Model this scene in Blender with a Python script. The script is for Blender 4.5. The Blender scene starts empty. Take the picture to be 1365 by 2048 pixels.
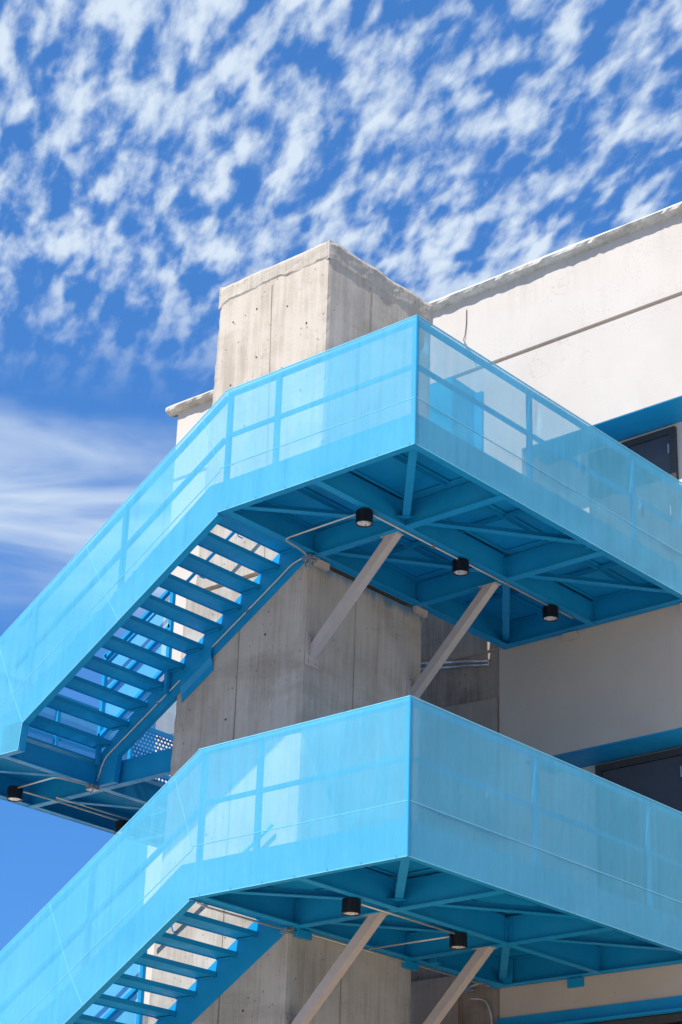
import bpy, math, random
from mathutils import Vector, Matrix, noise
random.seed(7)
S = bpy.context.scene
col = S.collection

# ------------------------------------------------------------------ camera
cam = bpy.data.cameras.new('camera'); cam_o = bpy.data.objects.new('camera', cam); col.objects.link(cam_o)
R_ = Vector((0.75588568, 0.65397736, 0.03082944)); U_ = Vector((0.25134692, -0.3333505, 0.90868155)); F_ = Vector((-0.60453417, 0.67911049, 0.41635007))
cam_o.matrix_world = Matrix(((R_.x, U_.x, -F_.x, 11.60443), (R_.y, U_.y, -F_.y, -14.10756), (R_.z, U_.z, -F_.z, -4.93035), (0, 0, 0, 1)))
cam.sensor_fit = 'HORIZONTAL'; cam.sensor_width = 36; cam.lens = 4093.0 / 1365 * 36
cam.clip_start = .1; cam.clip_end = 6000
S.camera = cam_o

# ------------------------------------------------------------------ sky and sun
TO_SUN = Vector((.25, -1.45, 2.0)).normalized()
EL = math.asin(TO_SUN.z); ROT = math.atan2(TO_SUN.x, TO_SUN.y)
TINT = (.55, 1.47, 3.0, 1)
w = bpy.data.worlds.new('World'); S.world = w; w.use_nodes = True
nt = w.node_tree; N = nt.nodes; L = nt.links; N.clear()
def nd(t, **k):
    n = N.new(t)
    for a, b in k.items(): setattr(n, a, b)
    return n
def wmath(op, a, b=None, c=None, clamp=False):
    n = nd('ShaderNodeMath', operation=op); n.use_clamp = clamp
    for i, v in enumerate((a, b, c)):
        if v is None: continue
        if isinstance(v, (int, float)): n.inputs[i].default_value = v
        else: L.new(v, n.inputs[i])
    return n.outputs[0]
out = nd('ShaderNodeOutputWorld'); bg = nd('ShaderNodeBackground')
sky = nd('ShaderNodeTexSky', sky_type='NISHITA'); sky.sun_disc = False
sky.sun_elevation = EL; sky.sun_rotation = ROT; sky.altitude = 300; sky.air_density = 1.0; sky.dust_density = .6; sky.ozone_density = 2.0
geo = nd('ShaderNodeTexCoord')
sep = nd('ShaderNodeSeparateXYZ'); L.new(geo.outputs['Generated'], sep.inputs[0])
dx, dy, dz = sep.outputs
dzc = wmath('MAXIMUM', dz, 0.03)
px = wmath('DIVIDE', dx, dzc); py = wmath('DIVIDE', dy, dzc)
hx, hy = -.665, .747                              # wind direction of the cloud field
rr = wmath('ADD', wmath('MULTIPLY', px, hx), wmath('MULTIPLY', py, hy))
tt = wmath('ADD', wmath('MULTIPLY', px, -hy), wmath('MULTIPLY', py, hx))  # grows to the left
def comb(a, b, c=0.0):
    n = nd('ShaderNodeCombineXYZ'); L.new(a, n.inputs[0]); L.new(b, n.inputs[1]); n.inputs[2].default_value = c
    return n.outputs[0]
def noi(vec, scale, detail=6, rough=.6, dist=0, lac=2.0):
    n = nd('ShaderNodeTexNoise'); L.new(vec, n.inputs['Vector']); n.inputs['Scale'].default_value = scale
    n.inputs['Detail'].default_value = detail; n.inputs['Roughness'].default_value = rough; n.inputs['Distortion'].default_value = dist; n.inputs['Lacunarity'].default_value = lac
    return n.outputs[0]
def ramp(v, a, b, lo=0, hi=1):
    n = nd('ShaderNodeMapRange', interpolation_type='SMOOTHSTEP'); L.new(v, n.inputs[0])
    n.inputs[1].default_value = a; n.inputs[2].default_value = b; n.inputs[3].default_value = lo; n.inputs[4].default_value = hi
    return n.outputs[0]
# altocumulus rolls, slanted across the field
u = wmath('ADD', tt, wmath('MULTIPLY', rr, -.24)); v = wmath('MULTIPLY', rr, .40)
uv = comb(u, v)
puff = wmath('ADD', wmath('MULTIPLY', noi(uv, 35.0, 2.0, .50, .2), .66), wmath('MULTIPLY', noi(uv, 58.0, 3.0, .55, .3), .34))
big = noi(comb(tt, rr), 2.2, 2, .5)
fine = noi(uv, 75, 8, .68)
dens = wmath('ADD', puff, wmath('MULTIPLY', wmath('SUBTRACT', big, .5), .30))
dens = wmath('ADD', dens, wmath('MULTIPLY', wmath('SUBTRACT', fine, .5), .21))
rad = wmath('SQRT', wmath('ADD', wmath('MULTIPLY', px, px), wmath('MULTIPLY', py, py)))
alto = wmath('MULTIPLY', ramp(dens, .395, .66), ramp(rad, 1.60, 1.97, 1, 0))
# cirrus veil lower down
cuv = comb(wmath('MULTIPLY', tt, .5), wmath('MULTIPLY', rr, 1.3), 3.3)
cir = noi(cuv, 3.4, 7, .50, .5)
edge = wmath('ADD', rad, wmath('MULTIPLY', wmath('SUBTRACT', noi(comb(tt, rr, 1.7), 3.0, 5, .6), .5), .30))
edge = wmath('ADD', edge, wmath('MULTIPLY', tt, .10))
band = wmath('MULTIPLY', ramp(edge, 1.96, 2.10), ramp(edge, 2.22, 2.75, 1, 0))
cirr = wmath('MULTIPLY', ramp(cir, .24, .62), band)
cirr = wmath('MULTIPLY', cirr, .92)
cl = wmath('MAXIMUM', wmath('MULTIPLY', alto, .92), cirr)
hs = nd('ShaderNodeHueSaturation'); hs.inputs['Saturation'].default_value = 1.0; hs.inputs['Value'].default_value = 1.0; hs.inputs['Hue'].default_value = .5
gm = nd('ShaderNodeGamma'); gm.inputs[1].default_value = .5; L.new(sky.outputs[0], gm.inputs[0]); L.new(gm.outputs[0], hs.inputs['Color'])
tint = nd('ShaderNodeMix', data_type='RGBA', blend_type='MULTIPLY'); tint.inputs[0].default_value = 1; L.new(hs.outputs[0], tint.inputs[6]); tint.inputs[7].default_value = TINT
mix = nd('ShaderNodeMix', data_type='RGBA'); L.new(cl, mix.inputs[0]); L.new(tint.outputs[2], mix.inputs[6]); mix.inputs[7].default_value = (6.2, 7.1, 8.0, 1)
L.new(mix.outputs[2], bg.inputs[0]); bg.inputs[1].default_value = .08
L.new(bg.outputs[0], out.inputs[0])

sun = bpy.data.lights.new('sun', 'SUN'); sun.energy = 4.6; sun.angle = math.radians(.53); sun.color = (1, .945, .865)
sun_o = bpy.data.objects.new('sun', sun); col.objects.link(sun_o); sun_o.rotation_euler = (-TO_SUN).to_track_quat('-Z', 'Y').to_euler()
sun_o.location = (10, -20, 30)
S.view_settings.view_transform = 'Standard'; S.view_settings.look = 'None'; S.view_settings.gamma = 1
S.view_settings.exposure = .62
S.view_settings.use_curve_mapping = False
S.render.engine = 'CYCLES'
S.cycles.transparent_max_bounces = 16; S.cycles.max_bounces = 8; S.cycles.diffuse_bounces = 5

# ------------------------------------------------------------------ materials
class NT:
    def __init__(s, name):
        s.m = bpy.data.materials.new(name); s.m.use_nodes = True; s.t = s.m.node_tree; s.t.nodes.clear()
        s.out = s.n('ShaderNodeOutputMaterial'); s.p = s.n('ShaderNodeBsdfPrincipled'); s.l(s.p.outputs[0], s.out.inputs[0])
        s.tc = s.n('ShaderNodeTexCoord').outputs['Object']
        g = s.n('ShaderNodeNewGeometry'); s.pos = g.outputs['Position']; s.nrm = g.outputs['Normal']
    def n(s, t, **k):
        x = s.t.nodes.new(t)
        for a, b in k.items(): setattr(x, a, b)
        return x
    def l(s, a, b): s.t.links.new(a, b)
    def set(s, sock, v):
        if hasattr(v, 'links') or hasattr(v, 'is_linked'): s.l(v, sock)
        elif isinstance(v, tuple) and len(v) == 3 and sock.type == 'RGBA': sock.default_value = v + (1,)
        else: sock.default_value = v
    def math(s, op, a, b=0.0, clamp=False):
        x = s.n('ShaderNodeMath', operation=op); x.use_clamp = clamp; s.set(x.inputs[0], a); s.set(x.inputs[1], b); return x.outputs[0]
    def map(s, scale=(1, 1, 1), vec=None, rot=(0, 0, 0)):
        x = s.n('ShaderNodeMapping'); s.l(vec or s.pos, x.inputs[0]); x.inputs['Scale'].default_value = scale; x.inputs['Rotation'].default_value = rot; return x.outputs[0]
    def noise(s, vec, scale, detail=4, rough=.55, dist=0):
        x = s.n('ShaderNodeTexNoise'); s.l(vec, x.inputs['Vector']); x.inputs['Scale'].default_value = scale; x.inputs['Detail'].default_value = detail
        x.inputs['Roughness'].default_value = rough; x.inputs['Distortion'].default_value = dist; return x.outputs[0]
    def vor(s, vec, scale, rnd=1.0):
        x = s.n('ShaderNodeTexVoronoi'); s.l(vec, x.inputs['Vector']); x.inputs['Scale'].default_value = scale; x.inputs['Randomness'].default_value = rnd; return x.outputs['Distance']
    def ramp(s, v, a, b, lo=0.0, hi=1.0):
        x = s.n('ShaderNodeMapRange', interpolation_type='SMOOTHSTEP'); s.l(v, x.inputs[0])
        for i, q in enumerate((a, b, lo, hi)): x.inputs[i + 1].default_value = q
        return x.outputs[0]
    def mix(s, f, a, b):
        x = s.n('ShaderNodeMix', data_type='RGBA'); s.set(x.inputs[0], f); s.set(x.inputs[6], a); s.set(x.inputs[7], b); return x.outputs[2]
    def bump(s, h, strength=.3, dist=.01):
        x = s.n('ShaderNodeBump'); s.l(h, x.inputs['Height']); x.inputs['Strength'].default_value = strength; x.inputs['Distance'].default_value = dist
        s.l(x.outputs[0], s.p.inputs['Normal'])
    def base(s, c, rough=.6, metal=0.0, spec=.5):
        s.set(s.p.inputs['Base Color'], c); s.set(s.p.inputs['Roughness'], rough); s.p.inputs['Metallic'].default_value = metal; s.p.inputs['Specular IOR Level'].default_value = spec

BLUE = (.004, .255, .51); BLUE2 = (.008, .288, .555)
def mat_blue():
    s = NT('blue_paint'); v = s.map((1, 1, 1))
    n = s.noise(v, 1.6, 6, .6); c = s.mix(s.ramp(n, .35, .68), BLUE, BLUE2)
    d = s.noise(s.map((5, 5, .8)), 1.8, 7, .7); c = s.mix(s.math('MULTIPLY', s.ramp(d, .56, .80), .22), c, (.03, .20, .34))
    ch = s.math('MULTIPLY', s.ramp(s.vor(s.map((1, 1, 1)), 9), .035, .055, 1, 0), s.ramp(s.noise(s.map((1, 1, 1)), 2.1, 2), .56, .60)); c = s.mix(s.math('MULTIPLY', ch, .75), c, (.11, .085, .07))
    s.base(c, s.ramp(s.noise(v, 7, 3), .3, .7, .36, .55), spec=.28); s.bump(s.noise(v, 26, 4, .6), .07, .006); return s.m
def mat_screen(name='perforated_blue_mesh', open_=.35):
    s = NT(name); v = s.map((1, 1, 1))
    n = s.noise(v, .9, 5, .6); c = s.mix(s.ramp(n, .3, .7), (.088, .425, .645), (.115, .46, .68))
    st = s.noise(s.map((7, 7, .55)), 1.4, 6, .62); c = s.mix(s.math('MULTIPLY', s.ramp(st, .50, .74), .30), c, (.035, .31, .52))
    s.base(c, .5, spec=.2)
    s.bump(s.noise(s.map((1, 1, 1)), 3.2, 3, .5), .05, .05)
    t = s.n('ShaderNodeBsdfTransparent'); m = s.n('ShaderNodeMixShader')
    fac = s.ramp(s.noise(s.map((9, 9, .5)), 1.1, 4, .5), .25, .75, 1 - open_ - .035, 1 - open_ + .035)
    wv = s.noise(s.map((90, 90, 9)), 1.0, 2, .5); fac = s.math('ADD', fac, s.math('MULTIPLY', s.math('SUBTRACT', wv, .5), .16), True)
    s.l(fac, m.inputs[0]); s.l(t.outputs[0], m.inputs[1]); s.l(s.p.outputs[0], m.inputs[2]); s.l(m.outputs[0], s.out.inputs[0]); return s.m
def mat_perf():
    s = NT('punched_blue_sheet'); s.base((.02, .26, .48), .5, spec=.25)
    sp = s.n('ShaderNodeSeparateXYZ'); s.l(s.tc, sp.inputs[0])
    a = s.math('MULTIPLY', s.math('ADD', sp.outputs[0], sp.outputs[1]), 1 / .062); b = s.math('MULTIPLY', sp.outputs[2], 1 / .052)
    off = s.math('MULTIPLY', s.math('MODULO', s.math('FLOOR', s.math('ADD', b, 1000.0)), 2.0), .5)
    fa = s.math('SUBTRACT', s.math('FRACT', s.math('ADD', s.math('ADD', a, off), 1000.0)), .5); fb = s.math('SUBTRACT', s.math('FRACT', s.math('ADD', b, 1000.0)), .5)
    d = s.math('SQRT', s.math('ADD', s.math('MULTIPLY', fa, fa), s.math('MULTIPLY', fb, fb)))
    t = s.n('ShaderNodeBsdfTransparent'); m = s.n('ShaderNodeMixShader')
    s.l(s.ramp(d, .27, .31), m.inputs[0]); s.l(t.outputs[0], m.inputs[1]); s.l(s.p.outputs[0], m.inputs[2]); s.l(m.outputs[0], s.out.inputs[0]); return s.m
def mat_concrete(name, c1, c2, dark=.5, pit=.5, spray=False):
    s = NT(name)
    streak = s.noise(s.map((30, 30, 1.1)), 1.0, 7, .66)
    board = s.noise(s.map((6.5, 6.5, .25)), 1.0, 4, .5)
    blot = s.noise(s.map((1, 1, 1)), 1.5, 7, .65)
    f = s.math('ADD', s.math('MULTIPLY', streak, .36), s.math('ADD', s.math('MULTIPLY', board, .22), s.math('MULTIPLY', blot, .50)))
    c = s.mix(s.ramp(f, .42, .64), c2, c1)
    run = s.ramp(s.noise(s.map((4, 4, .35)), 1.0, 6, .65), .54, .72)
    c = s.mix(s.math('MULTIPLY', run, dark * .5), c, (c2[0] * .55, c2[1] * .5, c2[2] * .45))
    pale = s.ramp(s.noise(s.map((17, 17, .9)), 1.3, 5, .6), .56, .74)
    c = s.mix(s.math('MULTIPLY', pale, .20), c, (min(1, c1[0] * 1.25), min(1, c1[1] * 1.23), min(1, c1[2] * 1.2)))
    hb = s.ramp(s.noise(s.map((.5, .5, 2.2)), 1.0, 5, .6), .52, .68); c = s.mix(s.math('MULTIPLY', hb, .28), c, (c2[0] * .62, c2[1] * .58, c2[2] * .52))
    if spray:      # overspray of blue paint under the platform edge
        sp_ = s.n('ShaderNodeSeparateXYZ'); s.l(s.pos, sp_.inputs[0]); sn = s.n('ShaderNodeSeparateXYZ'); s.l(s.nrm, sn.inputs[0])
        zz = s.math('ADD', sp_.outputs[2], s.math('MULTIPLY', s.noise(s.map((6, 6, 1)), 1.0, 5, .7), .30))
        mk = s.math('MULTIPLY', s.ramp(zz, 4.17, 4.32), s.math('MULTIPLY', s.ramp(sn.outputs[0], .4, .6), s.math('LESS_THAN', sp_.outputs[2], 4.25)))
        c = s.mix(s.math('MULTIPLY', mk, .75), c, (.01, .17, .30))
    pv = s.vor(s.map((1, 1, .8)), 6.5); big = s.ramp(pv, .060, .085, 1, 0)
    pv2 = s.vor(s.map((1, 1, .6)), 17); sm = s.ramp(pv2, .09, .13, 1, 0)
    keep = s.ramp(s.noise(s.map((1, 1, 1)), 2.6, 2), .50, .56)
    pits = s.math('MAXIMUM', big, s.math('MULTIPLY', sm, keep))
    c = s.mix(s.math('MULTIPLY', pits, pit), c, (.075, .065, .058))
    s.base(c, .9, spec=.25)
    h = s.math('SUBTRACT', s.math('ADD', s.math('MULTIPLY', streak, .5), s.math('MULTIPLY', s.noise(s.map((1, 1, 1)), 40, 4, .7), .5)), s.math('MULTIPLY', pits, 1.5))
    s.bump(h, .55, .012); return s.m
def mat_stucco(name, c, c2, pitted=False):
    s = NT(name); n = s.noise(s.map((1, 1, 1)), 1.1, 6, .6); k = s.mix(s.ramp(n, .3, .72), c, c2)
    st = s.noise(s.map((5, 5, .35)), 1.0, 6, .65); k = s.mix(s.math('MULTIPLY', s.ramp(st, .55, .8), .14), k, (c2[0] * .6, c2[1] * .58, c2[2] * .55))
    sp = s.ramp(s.vor(s.map((1, 1, 1)), 7), .035, .06, 1, 0); k = s.mix(s.math('MULTIPLY', sp, s.ramp(s.noise(s.map((1, 1, 1)), 1.7, 2), .52, .6)), k, (c2[0] * .55, c2[1] * .5, c2[2] * .45))
    if pitted:     # a rough, pitted strip under the reveal and hairline cracks
        z_ = s.n('ShaderNodeSeparateXYZ'); s.l(s.pos, z_.inputs[0])
        bd = s.math('MULTIPLY', s.ramp(z_.outputs[2], 7.75, 8.05), s.ramp(s.noise(s.map((.9, .9, 1.6)), 1.3, 4, .6), .42, .62))
        pt = s.ramp(s.vor(s.map((1, 1, 1)), 30), .14, .24, 1, 0); k = s.mix(s.math('MULTIPLY', s.math('MULTIPLY', pt, bd), .55), k, (.26, .22, .19))
        cr = s.n('ShaderNodeTexVoronoi', feature='DISTANCE_TO_EDGE'); wp = s.n('ShaderNodeVectorMath', operation='ADD'); s.l(s.pos, wp.inputs[0]); nz = s.n('ShaderNodeTexNoise'); s.l(s.pos, nz.inputs['Vector']); nz.inputs['Scale'].default_value = 3; nz.inputs['Detail'].default_value = 5; s.l(nz.outputs['Color'], wp.inputs[1]); s.l(wp.outputs[0], cr.inputs['Vector']); cr.inputs['Scale'].default_value = .55
        ck = s.math('MULTIPLY', s.ramp(cr.outputs['Distance'], .0, .006, 1, 0), s.ramp(s.noise(s.map((1, 1, 1)), .8, 2), .5, .62)); k = s.mix(s.math('MULTIPLY', ck, .35), k, (.25, .22, .19))
        dr = s.math('MULTIPLY', s.ramp(s.noise(s.map((9, 9, .5)), 1.2, 5, .6), .5, .72), s.ramp(z_.outputs[2], 8.6, 9.5)); k = s.mix(s.math('MULTIPLY', dr, .22), k, (.33, .29, .25))
    s.base(k, .92, spec=.2); s.bump(s.noise(s.map((1, 1, 1)), 70, 4, .65), .35, .006); return s.m
def mat_plain(name, c, rough=.5, metal=0.0, bump=.0, var=.12):
    s = NT(name); n = s.noise(s.map((1, 1, 1)), 9, 5, .65)
    k = s.mix(s.ramp(n, .3, .7), tuple(x * (1 - var) for x in c), tuple(min(1, x * (1 + var)) for x in c))
    s.base(k, rough, metal)
    if bump: s.bump(s.noise(s.map((1, 1, 1)), 60, 3), bump, .004)
    return s.m
M_BLUE = mat_blue(); M_SCREEN = mat_screen(open_=.33); M_EDGE_GLINT = mat_plain('folded_edge_highlight', (.14, .48, .68), .38, 0, 0, .1); M_PERF = mat_perf()  # hem colour is paler than the paint: a painted highlight along folded edges
M_CONC = mat_concrete('board_marked_concrete', (.50, .45, .39), (.37, .32, .265), spray=True)
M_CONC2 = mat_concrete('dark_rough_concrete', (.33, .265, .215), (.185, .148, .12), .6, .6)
M_PATCH = mat_concrete('smooth_concrete_patch', (.36, .295, .245), (.28, .23, .195), .4, .2)
M_JOINT = mat_concrete('form_joint_grout', (.30, .25, .20), (.20, .16, .13), .6, .3)
M_CAP = mat_concrete('crumbling_mortar', (.47, .43, .375), (.34, .305, .26), .8, .5)
M_COR = mat_concrete('weathered_coping', (.62, .60, .55), (.42, .385, .34), .7, .3)
M_WHITE = mat_stucco('white_stucco', (.545, .508, .468), (.505, .468, .428), True)
M_TAN = mat_stucco('tan_stucco', (.53, .445, .365), (.48, .40, .33))
M_BACK = mat_stucco('cream_stucco', (.66, .60, .53), (.60, .55, .48))
M_STRUT = mat_plain('warm_grey_paint', (.47, .395, .35), .5, 0, .06, .05)
M_DOOR = mat_plain('dark_grey_door_paint', (.060, .062, .075), .42, 0, .05, .06)
M_FRAME = mat_plain('charcoal_frame_paint', (.045, .042, .042), .5, 0, .05, .06)
M_BLACK = mat_plain('black_enamel', (.006, .006, .008), .32, 0, 0, .1)
M_COND = mat_plain('galvanised_conduit', (.60, .56, .50), .42, .55, .05, .1)
M_GALV = mat_plain('galvanised_steel', (.42, .44, .45), .35, .8, .1, .2)
M_DIRT = mat_plain('dry_paint_chip', (.35, .27, .2), .8)
M_CHROME = mat_plain('lamp_reflector', (.80, .78, .74), .22, 1.0, 0, .02)
M_DARK = mat_plain('dark_cable', (.06, .055, .07), .6)
s = NT('lamp_glass_glints'); s.base((.9, .88, .85), .08); s.p.inputs['Transmission Weight'].default_value = .0
s.p.inputs['Base Color'].default_value = (.62, .56, .50, 1)
s.base(s.mix(s.ramp(s.vor(s.map((1, 1, 1)), 45), .30, .55), (.28, .22, .19), (.95, .88, .82)), .25, .15); M_LENS = s.m  # pale and dark cells paint glints and reflected ground into the lens colour
s = NT('tinted_window_glass'); s.base((.006, .007, .009), .04, spec=.6); M_GLASS = s.m
s = NT('pale_paving'); c = s.mix(s.ramp(s.noise(s.map((1, 1, 1)), .35, 6, .6), .3, .7), (.40, .345, .28), (.47, .41, .335)); s.base(c, .9); s.bump(s.noise(s.map((1, 1, 1)), 20, 4), .3, .01); M_GROUND = s.m

# ------------------------------------------------------------------ mesh helpers
class MB:
    def __init__(s): s.v = []; s.f = []
    def add(s, vs, fs):
        o = len(s.v); s.v += [tuple(q) for q in vs]; s.f += [tuple(i + o for i in f) for f in fs]; return s
    def box(s, x0, x1, y0, y1, z0, z1):
        return s.add([(x0, y0, z0), (x1, y0, z0), (x1, y1, z0), (x0, y1, z0), (x0, y0, z1), (x1, y0, z1), (x1, y1, z1), (x0, y1, z1)],
                     [(0, 3, 2, 1), (4, 5, 6, 7), (0, 1, 5, 4), (1, 2, 6, 5), (2, 3, 7, 6), (3, 0, 4, 7)])
    def bar(s, a, b, wdt, hgt, up=(0, 0, 1)):
        a = Vector(a); b = Vector(b); d = (b - a).normalized(); up = Vector(up)
        sd = d.cross(up).normalized() * wdt / 2; u2 = sd.cross(d).normalized() * hgt / 2
        vs = [p + i * sd + j * u2 for p in (a, b) for i, j in ((-1, -1), (1, -1), (1, 1), (-1, 1))]
        return s.add(vs, [(0, 1, 2, 3), (7, 6, 5, 4), (0, 4, 5, 1), (1, 5, 6, 2), (2, 6, 7, 3), (3, 7, 4, 0)])
    def hexa(s, p):       # p: eight points, lower ring then upper ring
        return s.add(p, [(0, 3, 2, 1), (4, 5, 6, 7), (0, 1, 5, 4), (1, 2, 6, 5), (2, 3, 7, 6), (3, 0, 4, 7)])
    def prism(s, poly, y0, y1):   # polygon in the XZ plane, thickness along Y
        n = len(poly)
        vs = [(x, y0, z) for x, z in poly] + [(x, y1, z) for x, z in poly]
        fs = [tuple(range(n)), tuple(reversed(range(n, 2 * n)))] + [(i, i + n, (i + 1) % n + n, (i + 1) % n) for i in range(n)]
        return s.add(vs, fs)
    def tube(s, pts, r, n=10, cap=True):
        pts = [Vector(p) for p in pts]; rings = []; prev = None
        for i, p in enumerate(pts):
            d = ((pts[i + 1] if i + 1 < len(pts) else p) - (pts[i - 1] if i else p)).normalized()
            up = Vector((0, 0, 1)) if prev is None and abs(d.z) < .9 else (Vector((1, 0, 0)) if prev is None else prev)
            a = d.cross(up).normalized(); b = a.cross(d).normalized(); prev = b
            rings += [p + r * (math.cos(t) * a + math.sin(t) * b) for t in [2 * math.pi * k / n for k in range(n)]]
        fs = []
        for i in range(len(pts) - 1):
            for k in range(n): fs.append((i * n + k, i * n + (k + 1) % n, (i + 1) * n + (k + 1) % n, (i + 1) * n + k))
        if cap: fs += [tuple(reversed(range(n))), tuple(range((len(pts) - 1) * n, len(pts) * n))]
        return s.add(rings, fs)
    def lathe(s, prof, c=(0, 0, 0), n=28):
        vs = []; fs = []
        for r, z in prof: vs += [(c[0] + r * math.cos(2 * math.pi * k / n), c[1] + r * math.sin(2 * math.pi * k / n), c[2] + z) for k in range(n)]
        for i in range(len(prof) - 1):
            for k in range(n): fs.append((i * n + k, i * n + (k + 1) % n, (i + 1) * n + (k + 1) % n, (i + 1) * n + k))
        fs += [tuple(reversed(range(n))), tuple(range((len(prof) - 1) * n, len(prof) * n))]
        return s.add(vs, fs)
    def sheet(s, a, b, c, d, nx, nz, amp, nrm, seed=0.0, dents=()):   # a-b bottom edge, d-c top edge
        a, b, c, d, nrm = map(Vector, (a, b, c, d, nrm)); vs = []; fs = []
        for j in range(nz + 1):
            for i in range(nx + 1):
                t = i / nx; q = j / nz
                p = (a.lerp(b, t)).lerp(d.lerp(c, t), q)
                e = min(1, 6 * min(q, 1 - q)) * min(1, 8 * min(t, 1 - t) + .03)
                f = noise.noise(Vector((p.x * .9 + seed, p.y * .9, p.z * 1.1))) + .45 * noise.noise(Vector((p.x * 3.1 + seed, p.y * 3.1, p.z * 2.6 + 4)))
                g_ = sum(h_ * math.exp(-((t - t0) / wt) ** 2 - ((q - q0) / wq) ** 2) for t0, q0, wt, wq, h_ in dents)
                vs.append(p + nrm * (amp * f * e + g_ * min(1, 30 * min(t, 1 - t))))
        for j in range(nz):
            for i in range(nx):
                k = j * (nx + 1) + i; fs.append((k, k + 1, k + nx + 2, k + nx + 1))
        return s.add(vs, fs)
    def mesh(s, name, mat, smooth=False):
        me = bpy.data.meshes.new(name); me.from_pydata(s.v, [], s.f); me.materials.append(mat)
        if smooth: me.polygons.foreach_set('use_smooth', [True] * len(me.polygons))
        me.update(); return me
    def build(s, name, mat, parent=None, smooth=False, loc=None):
        o = bpy.data.objects.new(name, s.mesh(name, mat, smooth)); col.objects.link(o)
        if parent: o.parent = parent
        if loc: o.location = loc
        return o
def thing(name, label, cat, loc=(0, 0, 0), group=None):
    o = bpy.data.objects.new(name, None); col.objects.link(o); o.location = loc; o.empty_display_size = .2
    o['label'] = label; o['category'] = cat
    if group: o['group'] = group
    return o
def tag(o, label, cat, group=None):
    o['label'] = label; o['category'] = cat
    if group: o['group'] = group
    return o
def inst(name, me, parent, loc=(0, 0, 0)):
    o = bpy.data.objects.new(name, me); col.objects.link(o); o.parent = parent; o.location = loc; return o
def fillet(pts, r=.08, n=6):
    pts = [Vector(p) for p in pts]; o = [pts[0]]
    for i in range(1, len(pts) - 1):
        a, b, c = pts[i - 1:i + 2]; k = min(r, (a - b).length * .45, (c - b).length * .45)
        p = b + (a - b).normalized() * k; q = b + (c - b).normalized() * k
        for j in range(n + 1):
            t = j / n; o.append(p * (1 - t) ** 2 + b * 2 * t * (1 - t) + q * t * t)
    return o + [pts[-1]]

# ------------------------------------------------------------------ ground
gz = -6.5
g = MB().add([(-3000, -3000, gz), (3000, -3000, gz), (3000, 3000, gz), (-3000, 3000, gz)], [(0, 1, 2, 3)]).build('ground', M_GROUND); g['kind'] = 'structure'

H = 4.2; W = 5.165; G1 = 1.53; G2 = 3.37; MX = 1.37; W1 = 2.722; W2 = 2.786

# ------------------------------------------------------------------ building
B = thing('building', 'white stucco building with a crumbling coping, recessed doors and blue soffits behind the stairs', 'building', (-2.8, W, gz))
def bw(name, mb, mat, parent=B, off=True):
    o = mb.build(name, mat, parent)
    if off: o.location = (2.8, -W, -gz)       # geometry is written in world coordinates
    return o
XL, XR, DP = -8.98, 9.0, 9.0
# coping and upper wall
bw('upper_wall', MB().box(XL, XR, W, W + DP, 8.385, 9.53), M_WHITE)
bw('reveal_joint', MB().box(XL + .05, XR - .05, W + .045, W + DP - .05, 8.325, 8.385), M_TAN)
bw('wall', MB().box(XL, XR, W, W + DP, 6.93, 8.325), M_WHITE)
RX0, RX1, RY = -2.45, 5.2, 5.74
bw('wall', MB().box(XL, RX0, W, W + DP, 4.26, 6.93), M_WHITE); bw('wall', MB().box(RX1, XR, W, W + DP, 4.26, 6.93), M_WHITE)
bw('recess_wall', MB().box(RX0, RX1, RY, RY + .3, 4.56, 6.93), M_BACK)
bw('wall', MB().box(-2.82, XR, W, W + DP, 2.70, 4.26), M_TAN)
bw('wall', MB().box(XL, -6.2, W + .01, W + DP, gz, 4.26), M_WHITE)
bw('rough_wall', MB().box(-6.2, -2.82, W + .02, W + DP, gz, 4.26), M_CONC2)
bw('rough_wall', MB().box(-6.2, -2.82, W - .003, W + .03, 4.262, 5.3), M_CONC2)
bw('wall', MB().box(-2.82, RX0, W, W + DP, .36, 2.70), M_TAN); bw('wall', MB().box(RX1, XR, W, W + DP, .36, 2.70), M_TAN)
bw('recess_wall', MB().box(RX0, RX1, RY, RY + .3, .36, 2.70), M_BACK)
bw('wall', MB().box(-2.82, XR, W, W + DP, -.36, .36), M_TAN)
bw('concrete_patch', MB().hexa([(-5.2, W - .012, 2.9), (-2.85, W - .012, 2.3), (-2.85, W + .02, 2.3), (-5.2, W + .02, 2.9), (-5.2, W - .012, 3.72), (-2.85, W - .012, 3.60), (-2.85, W + .02, 3.60), (-5.2, W + .02, 3.72)]), M_PATCH)
bw('concrete_patch', MB().box(-5.2, -3.45, W - .03, W + .02, -1.1, .23), M_PATCH)
bw('concrete_patch', MB().box(-5.2, -2.85, W - .012, W + .02, -2.4, -1.0), M_PATCH)
# blue soffits
for z in (6.93, 2.70):
    bw('soffit', MB().box(RX0 + .004, RX1 - .004, W + .004, RY - .002, z - .012, z - .002), M_BLUE)
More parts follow.
